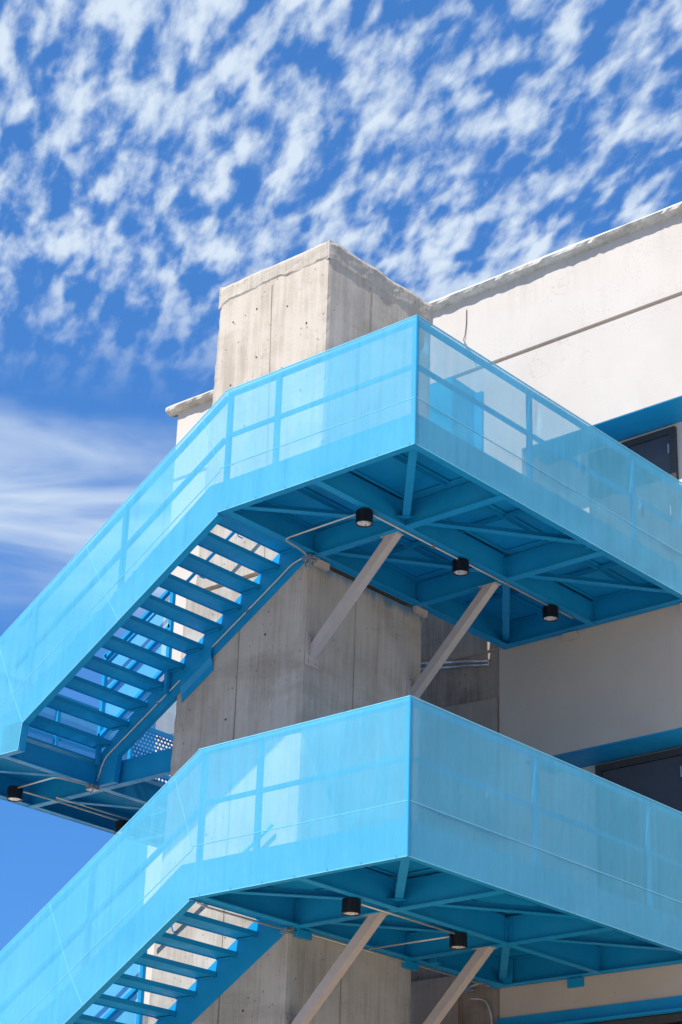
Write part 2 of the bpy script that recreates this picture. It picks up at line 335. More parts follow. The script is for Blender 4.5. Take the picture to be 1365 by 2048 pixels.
# coping: ragged ledge
def coping(x0, x1):
    mb = MB(); n = int((x1 - x0) / .07); vs = []; fs = []
    prof = [(.02, 9.505), (-.06, 9.515), (-.112, 9.54), (-.128, 9.575), (-.105, 9.615), (-.02, 9.64), (.35, 9.645)]
    for i in range(n + 1):
        x = x0 + (x1 - x0) * i / n
        for k, (y, z) in enumerate(prof):
            a = noise.noise(Vector((x * 1.3, k * .9, 2.))) ; b = noise.noise(Vector((x * 5.5, k * 2.3, 7.))); c = noise.noise(Vector((x * 15, k * 3.3, 9.)))
            vs.append((x, W + y + (.014 * a + .020 * b + .014 * c) * (0 if k in (0, 6) else 1), z + .010 * noise.noise(Vector((x * .8, 3., 1.))) + (.010 * b + .011 * c) * (1 if k < 6 else 0)))
    m = len(prof)
    for i in range(n):
        for k in range(m - 1): fs.append((i * m + k, (i + 1) * m + k, (i + 1) * m + k + 1, i * m + k + 1))
    fs += [tuple(range(m)), tuple(reversed(range(n * m, n * m + m)))]
    return mb.add(vs, fs)
bw('coping', coping(XL - .17, XR), M_COR)
# doors in the recesses
def door(z0, parent_name='door'):
    zt = z0 + 2.30; x0, x1 = -1.77, -.47; y = RY
    d = bw('door', MB().box(x0 + .09, x1 - .09, y - .035, y - .002, z0, zt - .09), M_DOOR)
    fr = MB().box(x0, x0 + .085, y - .06, y - .002, z0, zt).box(x1 - .085, x1, y - .06, y - .002, z0, zt).box(x0 + .085, x1 - .085, y - .06, y - .002, zt - .085, zt).build('frame', M_FRAME, d)
    for k in (.28, 1.15, 2.0):
        hg = MB().box(x1 - .10, x1 - .075, y - .075, y - .06, z0 + k - .06, z0 + k + .06).tube([(x1 - .088, y - .078, z0 + k - .065), (x1 - .088, y - .078, z0 + k + .065)], .010, 8).build('hinge', M_GALV, d)
    MB().tube([(x0 + .18, y - .10, z0 + .9), (x0 + .18, y - .10, z0 + 1.1)], .012, 8).box(x0 + .16, x0 + .20, y - .10, y - .035, z0 + .92, z0 + .94).build('handle', M_GALV, d)
door(4.56); door(.36)
# strip of storefront below
bw('header', MB().box(-2.86, 6.0, W - .012, W + .3, -.50, -.345).box(-2.86, 6.0, W - .10, W - .012, -.512, -.488).box(-2.86, 6.0, W - .014, W - .012, -.35, -.34), M_BLUE)
bw('jamb', MB().box(-3.02, -2.86, W - .10, W + .25, gz, -.488), M_BLUE)
for k in range(5):
    xa = -2.86 + k * 1.45
    wd = bw('window', MB().box(xa, xa + .06, W + .03, W + .11, gz, -.512).box(xa + .06, xa + 1.45, W + .03, W + .11, -.60, -.512), M_FRAME)
    MB().box(xa + .06, xa + 1.45, W + .07, W + .08, gz, -.60).build('pane', M_GLASS, wd)
bw('wall', MB().box(-2.86, XR, W + .4, W + DP, gz, -.36), M_FRAME)

# blue enclosure standing beyond the tower, on the roof side of the top platform
E_ = thing('steel_enclosure', 'tall blue steel enclosure fixed to the white wall beyond the tower, seen through the mesh', 'enclosure', (-3.5, W - .3, 4.3))
MB().hexa([(-.62, -.22, 2.1), (.30, -.22, 2.1), (.30, .30, 2.1), (-.62, .30, 2.1), (-.62, -.22, 3.72), (.30, -.22, 3.72), (.30, .30, 3.70), (-.62, .30, 3.70)]).build('body', M_BLUE, E_)
MB().box(.302, .43, .255, .298, 2.1, 3.66).build('side_trim', M_BLUE, E_)
# loose cable on the white wall
tag(MB().tube([(-3.36, W - .012, 9.33), (-3.36, W - .018, 9.1), (-3.38, W - .02, 8.93), (-3.40, W - .03, 8.86), (-3.22, W - .05, 8.55), (-3.18, W - .05, 8.46)], .006, 6).build('wall_cable', M_DARK),
    'thin dark cable hanging loose on the sunlit white wall near the coping', 'cable')

# ------------------------------------------------------------------ concrete tower
T = thing('concrete_tower', 'board marked grey concrete tower with a crumbling cap, standing between the stair flights', 'tower', (-3.7, 2.5, gz))
def lerp(a, b, t): return a + (b - a) * t
def left_x(z): return lerp(-4.553, -4.76, (8.39 - z) / (8.39 - 2.1)) if z > -2 else -4.9
def ring(z, lower):
    x0 = left_x(z); 
    if lower: x1 = -2.735 if z > .6 else -2.805; y0, y1 = 1.475, 3.53
    else: x1, y0, y1 = -2.726, 1.612, 3.61
    return x0, x1, y0, y1
def shaft(zs, lower, nseg=34):
    vs = []; fs = []; m = 4 * nseg
    for z in zs:
        x0, x1, y0, y1 = ring(z, lower); P = [(x0, y0), (x1, y0), (x1, y1), (x0, y1)]
        for e in range(4):
            a, b = P[e], P[(e + 1) % 4]; nx, ny = [(0, -1), (1, 0), (0, 1), (-1, 0)][e]
            for i in range(nseg):
                t = i / nseg; x = lerp(a[0], b[0], t); y = lerp(a[1], b[1], t)
                f = .004 * noise.noise(Vector((x * 1.5, y * 1.5, z * 1.5))) + .0022 * noise.noise(Vector((x * 9, y * 9, z * 3)))
                if i == 0:
                    c = .010 + .009 * noise.noise(Vector((e * 7., 1., z * 9)))
                    x += c * (1 if e in (0, 3) else -1); y += c * (1 if e in (0, 1) else -1); f = 0
                vs.append((x + 3.7 + nx * f, y - 2.5 + ny * f, z - gz))
    for j in range(len(zs) - 1):
        for i in range(m): fs.append((j * m + i, j * m + (i + 1) % m, (j + 1) * m + (i + 1) % m, (j + 1) * m + i))
    fs += [tuple(reversed(range(m))), tuple(range((len(zs) - 1) * m, len(zs) * m))]
    return MB().add(vs, fs)
shaft([gz + (4.16 - gz) * i / 90 for i in range(91)], True).build('shaft', M_CONC, T)
shaft([4.3 + (8.25 - 4.3) * i / 50 for i in range(51)], False).build('shaft', M_CONC, T)
def cap():
    vs = []; fs = []; ns = 30; m = 4 * ns; x0, x1, y0, y1 = ring(8.3, False)
    P = [(x0, y0), (x1, y0), (x1, y1), (x0, y1)]; rows = 7
    for j in range(rows):
        q = j / (rows - 1)
        for e in range(4):
            a, b = P[e], P[(e + 1) % 4]; nx, ny = [(0, -1), (1, 0), (0, 1), (-1, 0)][e]
            for i in range(ns):
                t = i / ns; x = lerp(a[0], b[0], t); y = lerp(a[1], b[1], t)
                lo = 8.17 + .075 * noise.noise(Vector((x * 2, y * 2, 5.))) + .035 * noise.noise(Vector((x * 9, y * 9, 5.)))
                hi = 8.445 + .007 * noise.noise(Vector((x * 3, y * 3, 8.))) + .014 * noise.noise(Vector((x * 13, y * 13, 8.)))
                z = lerp(lo, hi, q); f = .012 + .012 * noise.noise(Vector((x * 4, y * 4, z * 6))) + .007 * noise.noise(Vector((x * 14, y * 14, z * 14)))
                if e == 1: f += .035 * q * (.6 + noise.noise(Vector((1., y * 3, 2.))))
                if j == 0: f = -.01
                if j == rows - 1: f -= .02
                ex = (-1 if e in (0, 3) else 1) * .012 if i == 0 else 0; ey = (-1 if e in (0, 1) else 1) * .012 if i == 0 else 0
                vs.append((x + 3.7 + nx * f * (i > 0) + ex, y - 2.5 + ny * f * (i > 0) + ey, z - gz))
    for j in range(rows - 1):
        for i in range(m): fs.append((j * m + i, j * m + (i + 1) % m, (j + 1) * m + (i + 1) % m, (j + 1) * m + i))
    fs.append(tuple(range((rows - 1) * m, rows * m)))
    return MB().add(vs, fs)
cap().build('mortar_cap', M_CAP, T)
# formwork joints: thin ragged fins
def fin(p0, p1, ax):
    n = 60; vs = []; fs = []
    for i in range(n + 1):
        t = i / n; x, y, z = [lerp(a, b, t) for a, b in zip(p0, p1)]
        wv = .006 * noise.noise(Vector((z * 5, x, y))); h = .0025 + .003 * noise.noise(Vector((z * 11, 3., x)))
        for s_ in (-.008, 0, .008):
            k = h if s_ == 0 else -.004
            vs.append((x + 3.7 + (s_ + wv if ax == 'y' else k), y - 2.5 + (-k if ax == 'y' else s_ + wv), z - gz))
    for i in range(n):
        for k in range(2): fs.append((i * 3 + k, i * 3 + k + 1, i * 3 + k + 4, i * 3 + k + 3))
    return MB().add(vs, fs).build('form_joint', M_JOINT, T)
fin((-3.55, 1.607, 4.4), (-3.66, 1.607, 8.15), 'y'); fin((-3.76, 1.470, gz), (-3.76, 1.470, 4.1), 'y')
fin((-2.722, 2.40, 4.4), (-2.722, 2.40, 8.15), 'x'); fin((-2.731, 2.31, 0.3), (-2.731, 2.31, 4.1), 'x'); fin((-2.796, 2.33, gz), (-2.796, 2.33, -.1), 'x')
# tie holes left by the formwork
th = MB().lathe([(.0, 0), (.013, 0), (.013, .006), (0, .006)], n=10).mesh('tie_hole', M_DARK)
for x, z in ((-4.3, 7.85), (-3.38, 7.75), (-3.9, 7.9), (-4.28, 6.95), (-3.42, 6.9), (-3.05, 7.4), (-3.86, 7.2), (-3.1, 6.5), (-4.0, 6.3)):
    o = inst('tie_hole', th, T, (x + 3.7, 1.613 - 2.5, z - gz)); o.rotation_euler = (math.pi / 2, 0, 0)
for x, z in ((-4.3, 3.25), (-3.35, 3.4), (-3.9, 2.5), (-3.3, 1.9), (-4.1, 1.2), (-3.2, 1.1), (-4.35, .9), (-3.6, .7), (-3.4, -.8)):
    o = inst('tie_hole', th, T, (x + 3.7, 1.476 - 2.5, z - gz)); o.rotation_euler = (math.pi / 2, 0, 0)

# ------------------------------------------------------------------ platforms
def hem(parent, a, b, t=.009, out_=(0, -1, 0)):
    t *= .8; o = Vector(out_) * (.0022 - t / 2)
    return MB().bar(Vector(a) + o, Vector(b) + o, t, t).build('hem', M_EDGE_GLINT, parent)
def platform(z0, w, h, seams, label, up):
    P = thing('platform', label, 'platform', (0, 0, z0), 'blue steel stair platforms')
    fl = .085; d = .285
    MB().box(-w - .168, -w - .002, .02, 1.46, .325, .36).build('nosing_plate', M_BLUE, P)
    MB().box(-w - .215, -w + .002, 3.64, W - .03, .352, .362).build('threshold_plate', M_BLUE, P)
    # outer channels (web, bottom flange, top flange)
    MB().box(-w, 0, .0, .012, .004, .36).box(-w, -.012, .012, fl, .004, .016).box(-w, -.012, .012, fl, .27, .285).build('edge_channel', M_BLUE, P)
    MB().box(-.012, 0, .012, W - .02, .004, .36).box(-fl, -.012, .012, W - .02, .007, .019).box(-fl, -.012, fl, W - .02, .272, .287).build('edge_channel', M_BLUE, P)
    MB().box(-w, -w + .012, fl, W - .02, .004, .34).box(-w + .012, -w + fl + .03, fl, W - .02, .010, .022).build('edge_channel', M_BLUE, P)
    MB().box(-w + .012, -.012, W - .034, W - .022, .004, .34).box(-w + .12, -fl, W - .115, W - .034, .012, .024).build('edge_channel', M_BLUE, P)
    # cross girders: bottom flange, web
    for y in (G1, G2):
        MB().box(-w + .02, -.02, y - .052, y + .052, -.002, .010).box(-w + .02, -.02, y - .005, y + .005, .010, .30).build('girder', M_BLUE, P)
    for ya, yb in ((.02, G1 - .053), (G1 + .053, G2 - .053), (G2 + .053, W - .04)):
        MB().box(-MX - .045, -MX + .045, ya, yb, .0015, .0125).box(-MX - .005, -MX + .005, ya, yb, .0125, .30).build('girder', M_BLUE, P)
        for xa, xb in ((-w + .03, -MX - .01), (-MX + .01, -.02)):
            # deck plate of the bay, its ledger angles and stiffeners
            MB().box(max(xa - .03, -w + .0122) if xa > -2 else -w + .0122, xb + .009 if xb < -1 else -.0125, ya - (.007 if ya < .1 else .052), yb + .052 if yb < W - .2 else W - .0345, .335, .349).build('deck_plate', M_BLUE, P)
            lg = MB()
            for x in (xa + .035, xb - .035): lg.box(x - .022, x + .022, ya + .05, yb - .05, .322, .328)
            for y in (ya + .035, yb - .035): lg.box(xa + .02, xb - .02, y - .022, y + .022, .320, .326)
            lg.build('ledger_angle', M_BLUE, P)
            xm = (xa + xb) / 2; ym = (ya + yb) / 2
            MB().box(xm - .022, xm + .022, ya + .06, yb - .06, .314, .321).box(xm - .022, xm - .015, ya + .06, yb - .06, .262, .314).build('stiffener', M_BLUE, P)
            if up and ya > .5 or not up and ya < .5:
                MB().box(xa + .06, xb - .06, ym - .022, ym + .022, .306, .313).box(xa + .06, xb - .06, ym - .022, ym - .015, .256, .306).build('stiffener', M_BLUE, P)
    for a, b in (((-.03, .03), (-MX + .03, G1 - .03)), ((-w + .05, .05), (-MX - .03, G1 - .03)), ((-MX + .03, G1 + .03), (-.03, G2 - .03)),
                 ((-w + .04, G1 + .03), (-MX - .03, G2 - .03)), ((-MX + .03, G2 + .03), (-.03, W - .06)), ((-MX - .03, G2 + .03), (-w + .05, W - .06))):
        d_ = (Vector(b) - Vector(a)).normalized(); n = Vector((-d_.y, d_.x)) * .038
        MB().bar((a[0], a[1], .085), (b[0], b[1], .085), .085, .008).bar((a[0] + n.x, a[1] + n.y, .128), (b[0] + n.x, b[1] + n.y, .128), .008, .078).build('brace', M_BLUE, P)
    # clip angles where the girders meet, and short weld tabs along the webs
    ca = MB().box(-.003, .003, -.028, .028, .02, .27).mesh('clip_angle', M_BLUE); cb = MB().box(-.028, .028, -.003, .003, .02, .27).mesh('clip_angle', M_BLUE)
    wt = MB().box(-.045, .045, -.004, .004, 0, .014).mesh('weld_tab', M_BLUE); wu = MB().box(-.004, .004, -.045, .045, 0, .014).mesh('weld_tab', M_BLUE)
    hb = MB().lathe([(0, 0), (.011, 0), (.011, .008), (0, .009)], n=6).mesh('bolt', M_BLUE)
    for y in (G1, G2):
        for sy in (-1, 1):
            for x in (-w + .05, -MX - .04, -MX + .04, -.05):
                inst('clip_angle', cb, P, (x, y + sy * .0085, 0))
            for x in (-MX - .011, -MX + .011): inst('clip_angle', ca, P, (x, y + sy * .036, 0))
            for x in (-2.35, -1.75, -1.0, -.35): inst('weld_tab', wt, P, (x, y + sy * .0105, .272))
            for x in (-MX - .022, -MX + .022):
                for zz in (.09, .20):
                    o = inst('bolt', hb, P, (x - .025 if x < -MX else x + .025, y + sy * .0118, zz)); o.rotation_euler = (sy * -math.pi / 2, 0, 0)
    for y in (.4, 1.1, 2.0, 2.9, 3.9, 4.7):
        for x in (-MX - .0105, -MX + .0105, -w + .0165): inst('weld_tab', wu, P, (x, y, .265))
    # gussets at the brace ends
    for gx, gy, sx, sy in ((-.09, .09, -1, 1), (-MX + .01, G1 - .06, 1, -1), (-w + .09, .09, 1, 1), (-MX - .01, G1 - .06, -1, -1), (-MX + .01, G1 + .06, 1, 1), (-.09, G2 - .06, -1, -1), (-w + .09, G1 + .06, 1, 1), (-MX - .01, G2 - .06, -1, -1), (-MX + .01, G2 + .06, 1, 1), (-MX - .01, G2 + .06, -1, 1)):
        MB().add([(gx, gy, .076), (gx + sx * .15, gy, .076), (gx, gy + sy * .15, .076), (gx, gy, .070), (gx + sx * .15, gy, .070), (gx, gy + sy * .15, .070)], [(0, 1, 2), (5, 4, 3), (0, 3, 4, 1), (1, 4, 5, 2), (2, 5, 3, 0)]).build('gusset_plate', M_BLUE, P)
    # guard: posts and rails just inside the mesh
    post = MB().box(-.025, .025, -.025, .025, .36, h - .052).mesh('post', M_BLUE)
    fx = [-w + .05, -1.95, -.05]; fy = [seams[0], seams[1], W - .06]
    for x in fx: inst('post', post, P, (x, .045, 0))
    for y in fy: inst('post', post, P, (-.045, y, 0))
    MB().box(-w + .02, -.021, .02, .070, h - .052, h - .004).build('top_rail', M_BLUE, P)
    MB().box(-.070, -.02, .071, W - .02, h - .052, h - .004).build('top_rail', M_BLUE, P)
    zm = .925 if up else .965
    for xa, xb in zip(fx, fx[1:]): MB().box(xa + .026, xb - .026, .022, .062, zm - .02, zm + .02).build('mid_rail', M_BLUE, P)
    for ya, yb in zip([.046] + fy, fy): MB().box(-.062, -.022, ya + .026, yb - .026, zm - .02, zm + .02).build('mid_rail', M_BLUE, P)
    # mesh panels, lower and upper course in each bay
    zs = [0.0, .525, h]; e = .014
    for k, (xa, xb) in enumerate(((-w, -1.95), (-1.95, e))):
        for j in range(2):
            sc = MB().sheet((xa, -e, zs[j]), (xb, -e, zs[j]), (xb, -e, zs[j + 1]), (xa, -e, zs[j + 1]), 26, 12 if j else 7, .010, (0, 1, 0), k * 7 + j * 3 + z0).build('screen_panel', M_SCREEN, P, True)
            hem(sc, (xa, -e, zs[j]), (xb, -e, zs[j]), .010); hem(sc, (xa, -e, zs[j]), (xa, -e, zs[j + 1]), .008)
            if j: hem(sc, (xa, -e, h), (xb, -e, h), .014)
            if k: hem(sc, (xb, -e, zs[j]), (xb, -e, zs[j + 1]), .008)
    ys = [-e, seams[0], seams[1], W - .01]
    for k, (ya, yb) in enumerate(zip(ys, ys[1:])):
        for j in range(2):
            sc = MB().sheet((e, ya, zs[j]), (e, yb, zs[j]), (e, yb, zs[j + 1]), (e, ya, zs[j + 1]), 56, 24 if j else 10, .012 if up else .007, (-1, 0, 0), 20 + k * 7 + j * 3 + z0, () if not j else (((.05, .72, .03, .10, .022),), ((.03, .66, .022, .14, .030), (.44, .40, .02, .14, -.010)), ((.06, .3, .03, .07, -.012),))[k] if up else ()).build('screen_panel', M_SCREEN, P, True)
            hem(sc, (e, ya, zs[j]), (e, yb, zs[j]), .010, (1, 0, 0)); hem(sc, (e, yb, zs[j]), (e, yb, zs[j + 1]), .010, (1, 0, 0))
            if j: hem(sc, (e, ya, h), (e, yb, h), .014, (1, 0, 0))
    # cap strip over the corner
    MB().box(e - .004, e + .008, -e - .008, -e + .004, 0, h).build('corner_strip', M_BLUE, P)
    # screw heads along the bottom hem
    rv = MB().lathe([(.0, 0), (.007, 0), (.005, .004), (0, .005)], n=8).mesh('screw_head', M_BLUE)
    for k in range(7):
        o = inst('screw_head', rv, P, (-w + .15 + k * .42, -e - .008, .016)); o.rotation_euler = (math.pi / 2, 0, 0)
    for k in range(11):
        o = inst('screw_head', rv, P, (e + .008, .30 + k * .43, .016)); o.rotation_euler = (0, math.pi / 2, 0)
    # bearing shelf plates on tower and wall
    mat = M_TAN if up else M_BLUE
    for y in (1.66, 3.44): MB().box(-w - .005, -w + .05, y - .11, y + .11, -.085, -.004).build('bearing_plate', mat, P)
    for x in (-1.73, -.05): MB().box(x - .10, x + .10, W - .05, W - .004, -.10, -.004).build('bearing_plate', mat, P)
    # guard across the drop beside the tower
    if up:
        MB().box(-w + .02, -w + .06, 3.64, W - .04, 1.05, 1.10).box(-w + .02, -w + .06, 3.66, 3.70, .36, 1.05).box(-w + .02, -w + .06, W - .09, W - .05, .36, 1.05).build('rear_guard', M_BLUE, P)
    return P
platform(H, W1, 1.472, (2.005, 4.02), 'upper blue steel platform wrapped in mesh panels, just below the tower top', True)
platform(0.0, W2, 1.541, (2.055, 4.115), 'lower blue steel platform wrapped in mesh panels, beneath the first one', False)

# ------------------------------------------------------------------ stair flights
SL = .178 / .289
def flight(z0, w, h, label, ylo, yhi, mirror=None, nt_=11, outer=True, tower_rail=True, guard=None):
    """front flights run down to the left from x = -w; with mirror the same flight runs down to the right"""
    mx = (lambda x: x) if mirror is None else (lambda x: mirror - x)
    F = thing('stair_flight', label, 'stairs', (mx(-w), 0, z0), 'blue open riser stair flights')
    ox = mx(-w)
    def X(x): return mx(x) - ox
    def zb(x): return -.028 + SL * .985 * (x + w)
    xe = -w - 2.92
    def poly(pts): 
        q = [(X(x), z) for x, z in pts]
        return q if mirror is None else q[::-1]
    # stringers
    zt = lambda x: zb(x) + .43
    prof = [(-w - .005, zb(-w)), (xe, zb(xe)), (xe - .03, -2.115), (xe - .34, -2.115), (xe - .34, -1.76), (xe + .1, zt(xe) - .02), (-w - .15, .36), (-w - .005, .36)]
    for y, inn in ((ylo, 1), (yhi - .012, -1)):
        MB().prism(poly(prof), y, y + .012).build('stringer', M_BLUE, F)
        ya, yb = (y + .0125, y + .085) if inn > 0 else (y - .0725, y - .0005)
        if inn < 0: ya, yb = (y + .0125, y + .07)
        def strip(p, q, t=.012):
            a, b = (X(p[0]), p[1]), (X(q[0]), q[1])
            return [(a[0], ya, a[1]), (b[0], ya, b[1]), (b[0], yb, b[1]), (a[0], yb, a[1]), (a[0], ya, a[1] + t), (b[0], ya, b[1] + t), (b[0], yb, b[1] + t), (a[0], yb, a[1] + t)]
        mb = MB().hexa(strip((-w - .01, zb(-w)), (xe, zb(xe)))).hexa(strip((xe - .032, -2.115), (xe - .34, -2.115)))
        xk = X(xe - .015); mb.hexa([(X(xe) - .006, ya, zb(xe)), (X(xe - .03) - .006, ya, -2.115), (X(xe - .03) - .006, yb, -2.115), (X(xe) - .006, yb, zb(xe)), (X(xe) + .006, ya, zb(xe)), (X(xe - .03) + .006, ya, -2.115), (X(xe - .03) + .006, yb, -2.115), (X(xe) + .006, yb, zb(xe))])
        mb.build('stringer_flange', M_BLUE, F)
    # treads: closed pans with a lip round the underside
    yw0, yw1 = ylo + .016, yhi - .016
    tr = MB().box(0, .285, yw0, yw1, .006, .05).box(0, .012, yw0, yw1, -.002, .0055).box(.273, .285, yw0, yw1, -.002, .0055).mesh('tread', M_BLUE)
    ang = MB().box(.02, .265, yw1 - .045, yw1 - .001, -.014, -.003).mesh('tread_angle', M_BLUE)
    for k in range(nt_):
        xf = -w - .437 - .289 * k; zt_ = TZ - .178 * k
        xo = X(xf) if mirror is None else X(xf + .285)
        t = inst('tread', tr, F, (xo, 0, zt_)); inst('tread_angle', ang, t); inst('tread_angle', ang, t, (0, -(yw1 - yw0) + .046, 0))
    # handrail on the inner side
    hr = lambda x: zb(x) + 1.30
    yr = yhi - .075 if yhi < 2 else ylo + .075
    x_a, x_b = -w - .25, (-w - 1.95 if tower_rail else xe)
    p = [(X(x_a), yr, hr(x_a)), (X(x_b), yr, hr(x_b))]
    rail = MB().tube(p, .021, 10).build('handrail', M_BLUE, F, True)
    for q in (.15, .5, .85):
        x = lerp(x_a, x_b, q); MB().tube([(X(x), yr, hr(x) - .02), (X(x), yr + .03, hr(x) - .08), (X(x), yr + .105, hr(x) - .08)], .008, 6).build('bracket', M_BLUE, rail)
    if not outer: return F
    e = .014
    # mesh panels on the outer side
    zh = lambda x: zb(x) + h + .012
    zq = lambda x: zb(x) + .52 if x > xe else -2.115 + .52
    # course boundaries perpendicular to the slope
    dxs = .275
    seams = [-w, -w - 1.45, xe]
    n = Vector((0, 1, 0))
    def pt(x, hh):      # a point hh above the stringer line, along the vertical
        return Vector((X(x), -e, zb(x) + hh))
    lo = [(-w, -w), (-w - 1.45, -w - 1.45 - .27), (xe, xe - .27)]
    # bottom course: perpendicular seams leaning; upper course: vertical seams at offset
    for j, (ha, hb, sh0, sh1) in enumerate(((0.0, .52, 0.0, -.25), (.52, h + .012, -.25, -.66))):
        xs = [-w, -w - 1.45, xe]
        for k in range(2):
            r0, r1 = xs[k], xs[k + 1]
            s0 = 0 if k == 0 else 1
            a = pt(r1 + sh0, ha) if k == 0 else Vector((X(xe), -e, zb(xe))) if j == 0 else Vector((X(xe - .22), -e, zb(xe - .22) + .52))
            b = pt(r0 + sh0 * s0, ha)
            c = pt(r0 + sh1 * s0, hb); d = pt(r1 + sh1, hb) if k == 0 else (Vector((X(xe - .22), -e, zb(xe - .22) + .52)) if j == 0 else Vector((X(xe - .60), -e, zb(xe - .60) + h + .012)))
            sc = MB().sheet(a, b, c, d, 26, 12, .014, (0, 1, 0), 50 + k * 7 + j * 3 + z0).build('screen_panel', M_SCREEN, F, True)
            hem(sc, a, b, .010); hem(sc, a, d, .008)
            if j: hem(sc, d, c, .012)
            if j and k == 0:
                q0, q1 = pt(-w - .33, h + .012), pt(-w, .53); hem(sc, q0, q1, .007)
    # screen over the turn at the foot, down to the landing level
    a = Vector((X(xe - .03), -e, -2.115)); b = Vector((X(xe), -e, zb(xe))); c = Vector((X(xe - .22), -e, zb(xe - .22) + .52)); d = Vector((X(xe - 1.0), -e, -2.115))
    sc = MB().add([a, b, c, Vector((X(xe - .60), -e, -2.115 + .55)), Vector((X(xe - .60), -e, -2.115))], [(0, 1, 2, 3, 4)]).build('screen_panel', M_SCREEN, F)
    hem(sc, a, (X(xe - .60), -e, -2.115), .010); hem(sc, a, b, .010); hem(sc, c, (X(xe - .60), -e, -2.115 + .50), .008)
    sc = MB().add([c, Vector((X(xe - .60), -e, zb(xe - .60) + h + .012)), Vector((X(xe - .60), -e, -2.115 + .55))], [(0, 1, 2)]).build('screen_panel', M_SCREEN, F)
    # rails and posts behind the outer mesh
    yi = .045
    def sbar(name, h0, t, x0=-w - .0, x1=xe - .3):
        a = Vector((X(x0), yi, zb(x0) + h0)); b = Vector((X(x1), yi, zb(x1) + h0)); return MB().bar(a, b, .05, t).build(name, M_BLUE, F)
    sbar('top_rail', h - .025, .05); sbar('mid_rail', .93, .04)
    for x in (-w - 1.52, -w - 2.95): MB().bar((X(x), yi, zb(x) + .38), (X(x), yi, zb(x) + h - .05), .05, .05, (0, 1, 0)).build('post', M_BLUE, F)
    # inner guard between the tower edge and the landing
    if guard:
        x0, x1 = guard; yg = yhi - .03
        gp = MB().sheet((X(x1), yg, zb(x1) + .36), (X(x0), yg, zb(x0) + .36), (X(x0), yg, zb(x0) + h), (X(x1), yg, zb(x1) + h), 10, 8, .006, (0, 1, 0), 3).build('screen_panel', M_SCREEN, F, True)
        for x in (x0, x1): MB().bar((X(x), yg - .03, zb(x) + .1), (X(x), yg - .03, zb(x) + h + .03), .05, .05, (0, 1, 0)).build('post', M_BLUE, F)
        for hh in (h - .02, .95, .45): MB().bar((X(x0), yg - .03, zb(x0) + hh), (X(x1), yg - .03, zb(x1) + hh), .05, .045).build('guard_rail', M_BLUE, F)
        MB().tube([(X(x0 - .05), yg - .11, zb(x0 - .05) + 1.25), (X(x1 + .05), yg - .11, zb(x1 + .05) + 1.25)], .021, 8).build('handrail', M_BLUE, F, True)
    return F
TZ = .135
flight(H, W1, 1.472, 'upper open riser flight climbing left of the tower to the upper platform', 0.0, 1.475, guard=(-4.84, -5.93))
flight(0, W2, 1.541, 'lower open riser flight at the bottom left, climbing to the lower platform', 0.0, 1.475, guard=(-4.90, -5.98))
flight(H - 2.08, W1, 1.472, 'rear open riser flight hidden behind the tower, rising to the mid landing', 3.66, 5.08, mirror=-8.55, nt_=9, outer=False, tower_rail=False)

# saddle plate under the upper flight, bent over onto the tower
zbu = lambda x: H - .028 + SL * .985 * (x + W1)
sp = MB(); xa, xb = -4.14, -4.62
prof = [(1.412, .10), (1.412, -.02), (1.452, -.09), (1.463, -.17)]
for (ya, za), (yb, zb_) in zip(prof, prof[1:]):
    sp.hexa([(xb, ya, zbu(xb) + za), (xa, ya, zbu(xa) + za), (xa, yb, zbu(xa) + zb_), (xb, yb, zbu(xb) + zb_), (xb, ya + .009, zbu(xb) + za), (xa, ya + .009, zbu(xa) + za), (xa, yb + .009, zbu(xa) + zb_), (xb, yb + .009, zbu(xb) + zb_)])
tag(sp.build('saddle_plate', M_BLUE), 'bent blue saddle plate clamping the upper flight to the tower edge', 'plate')

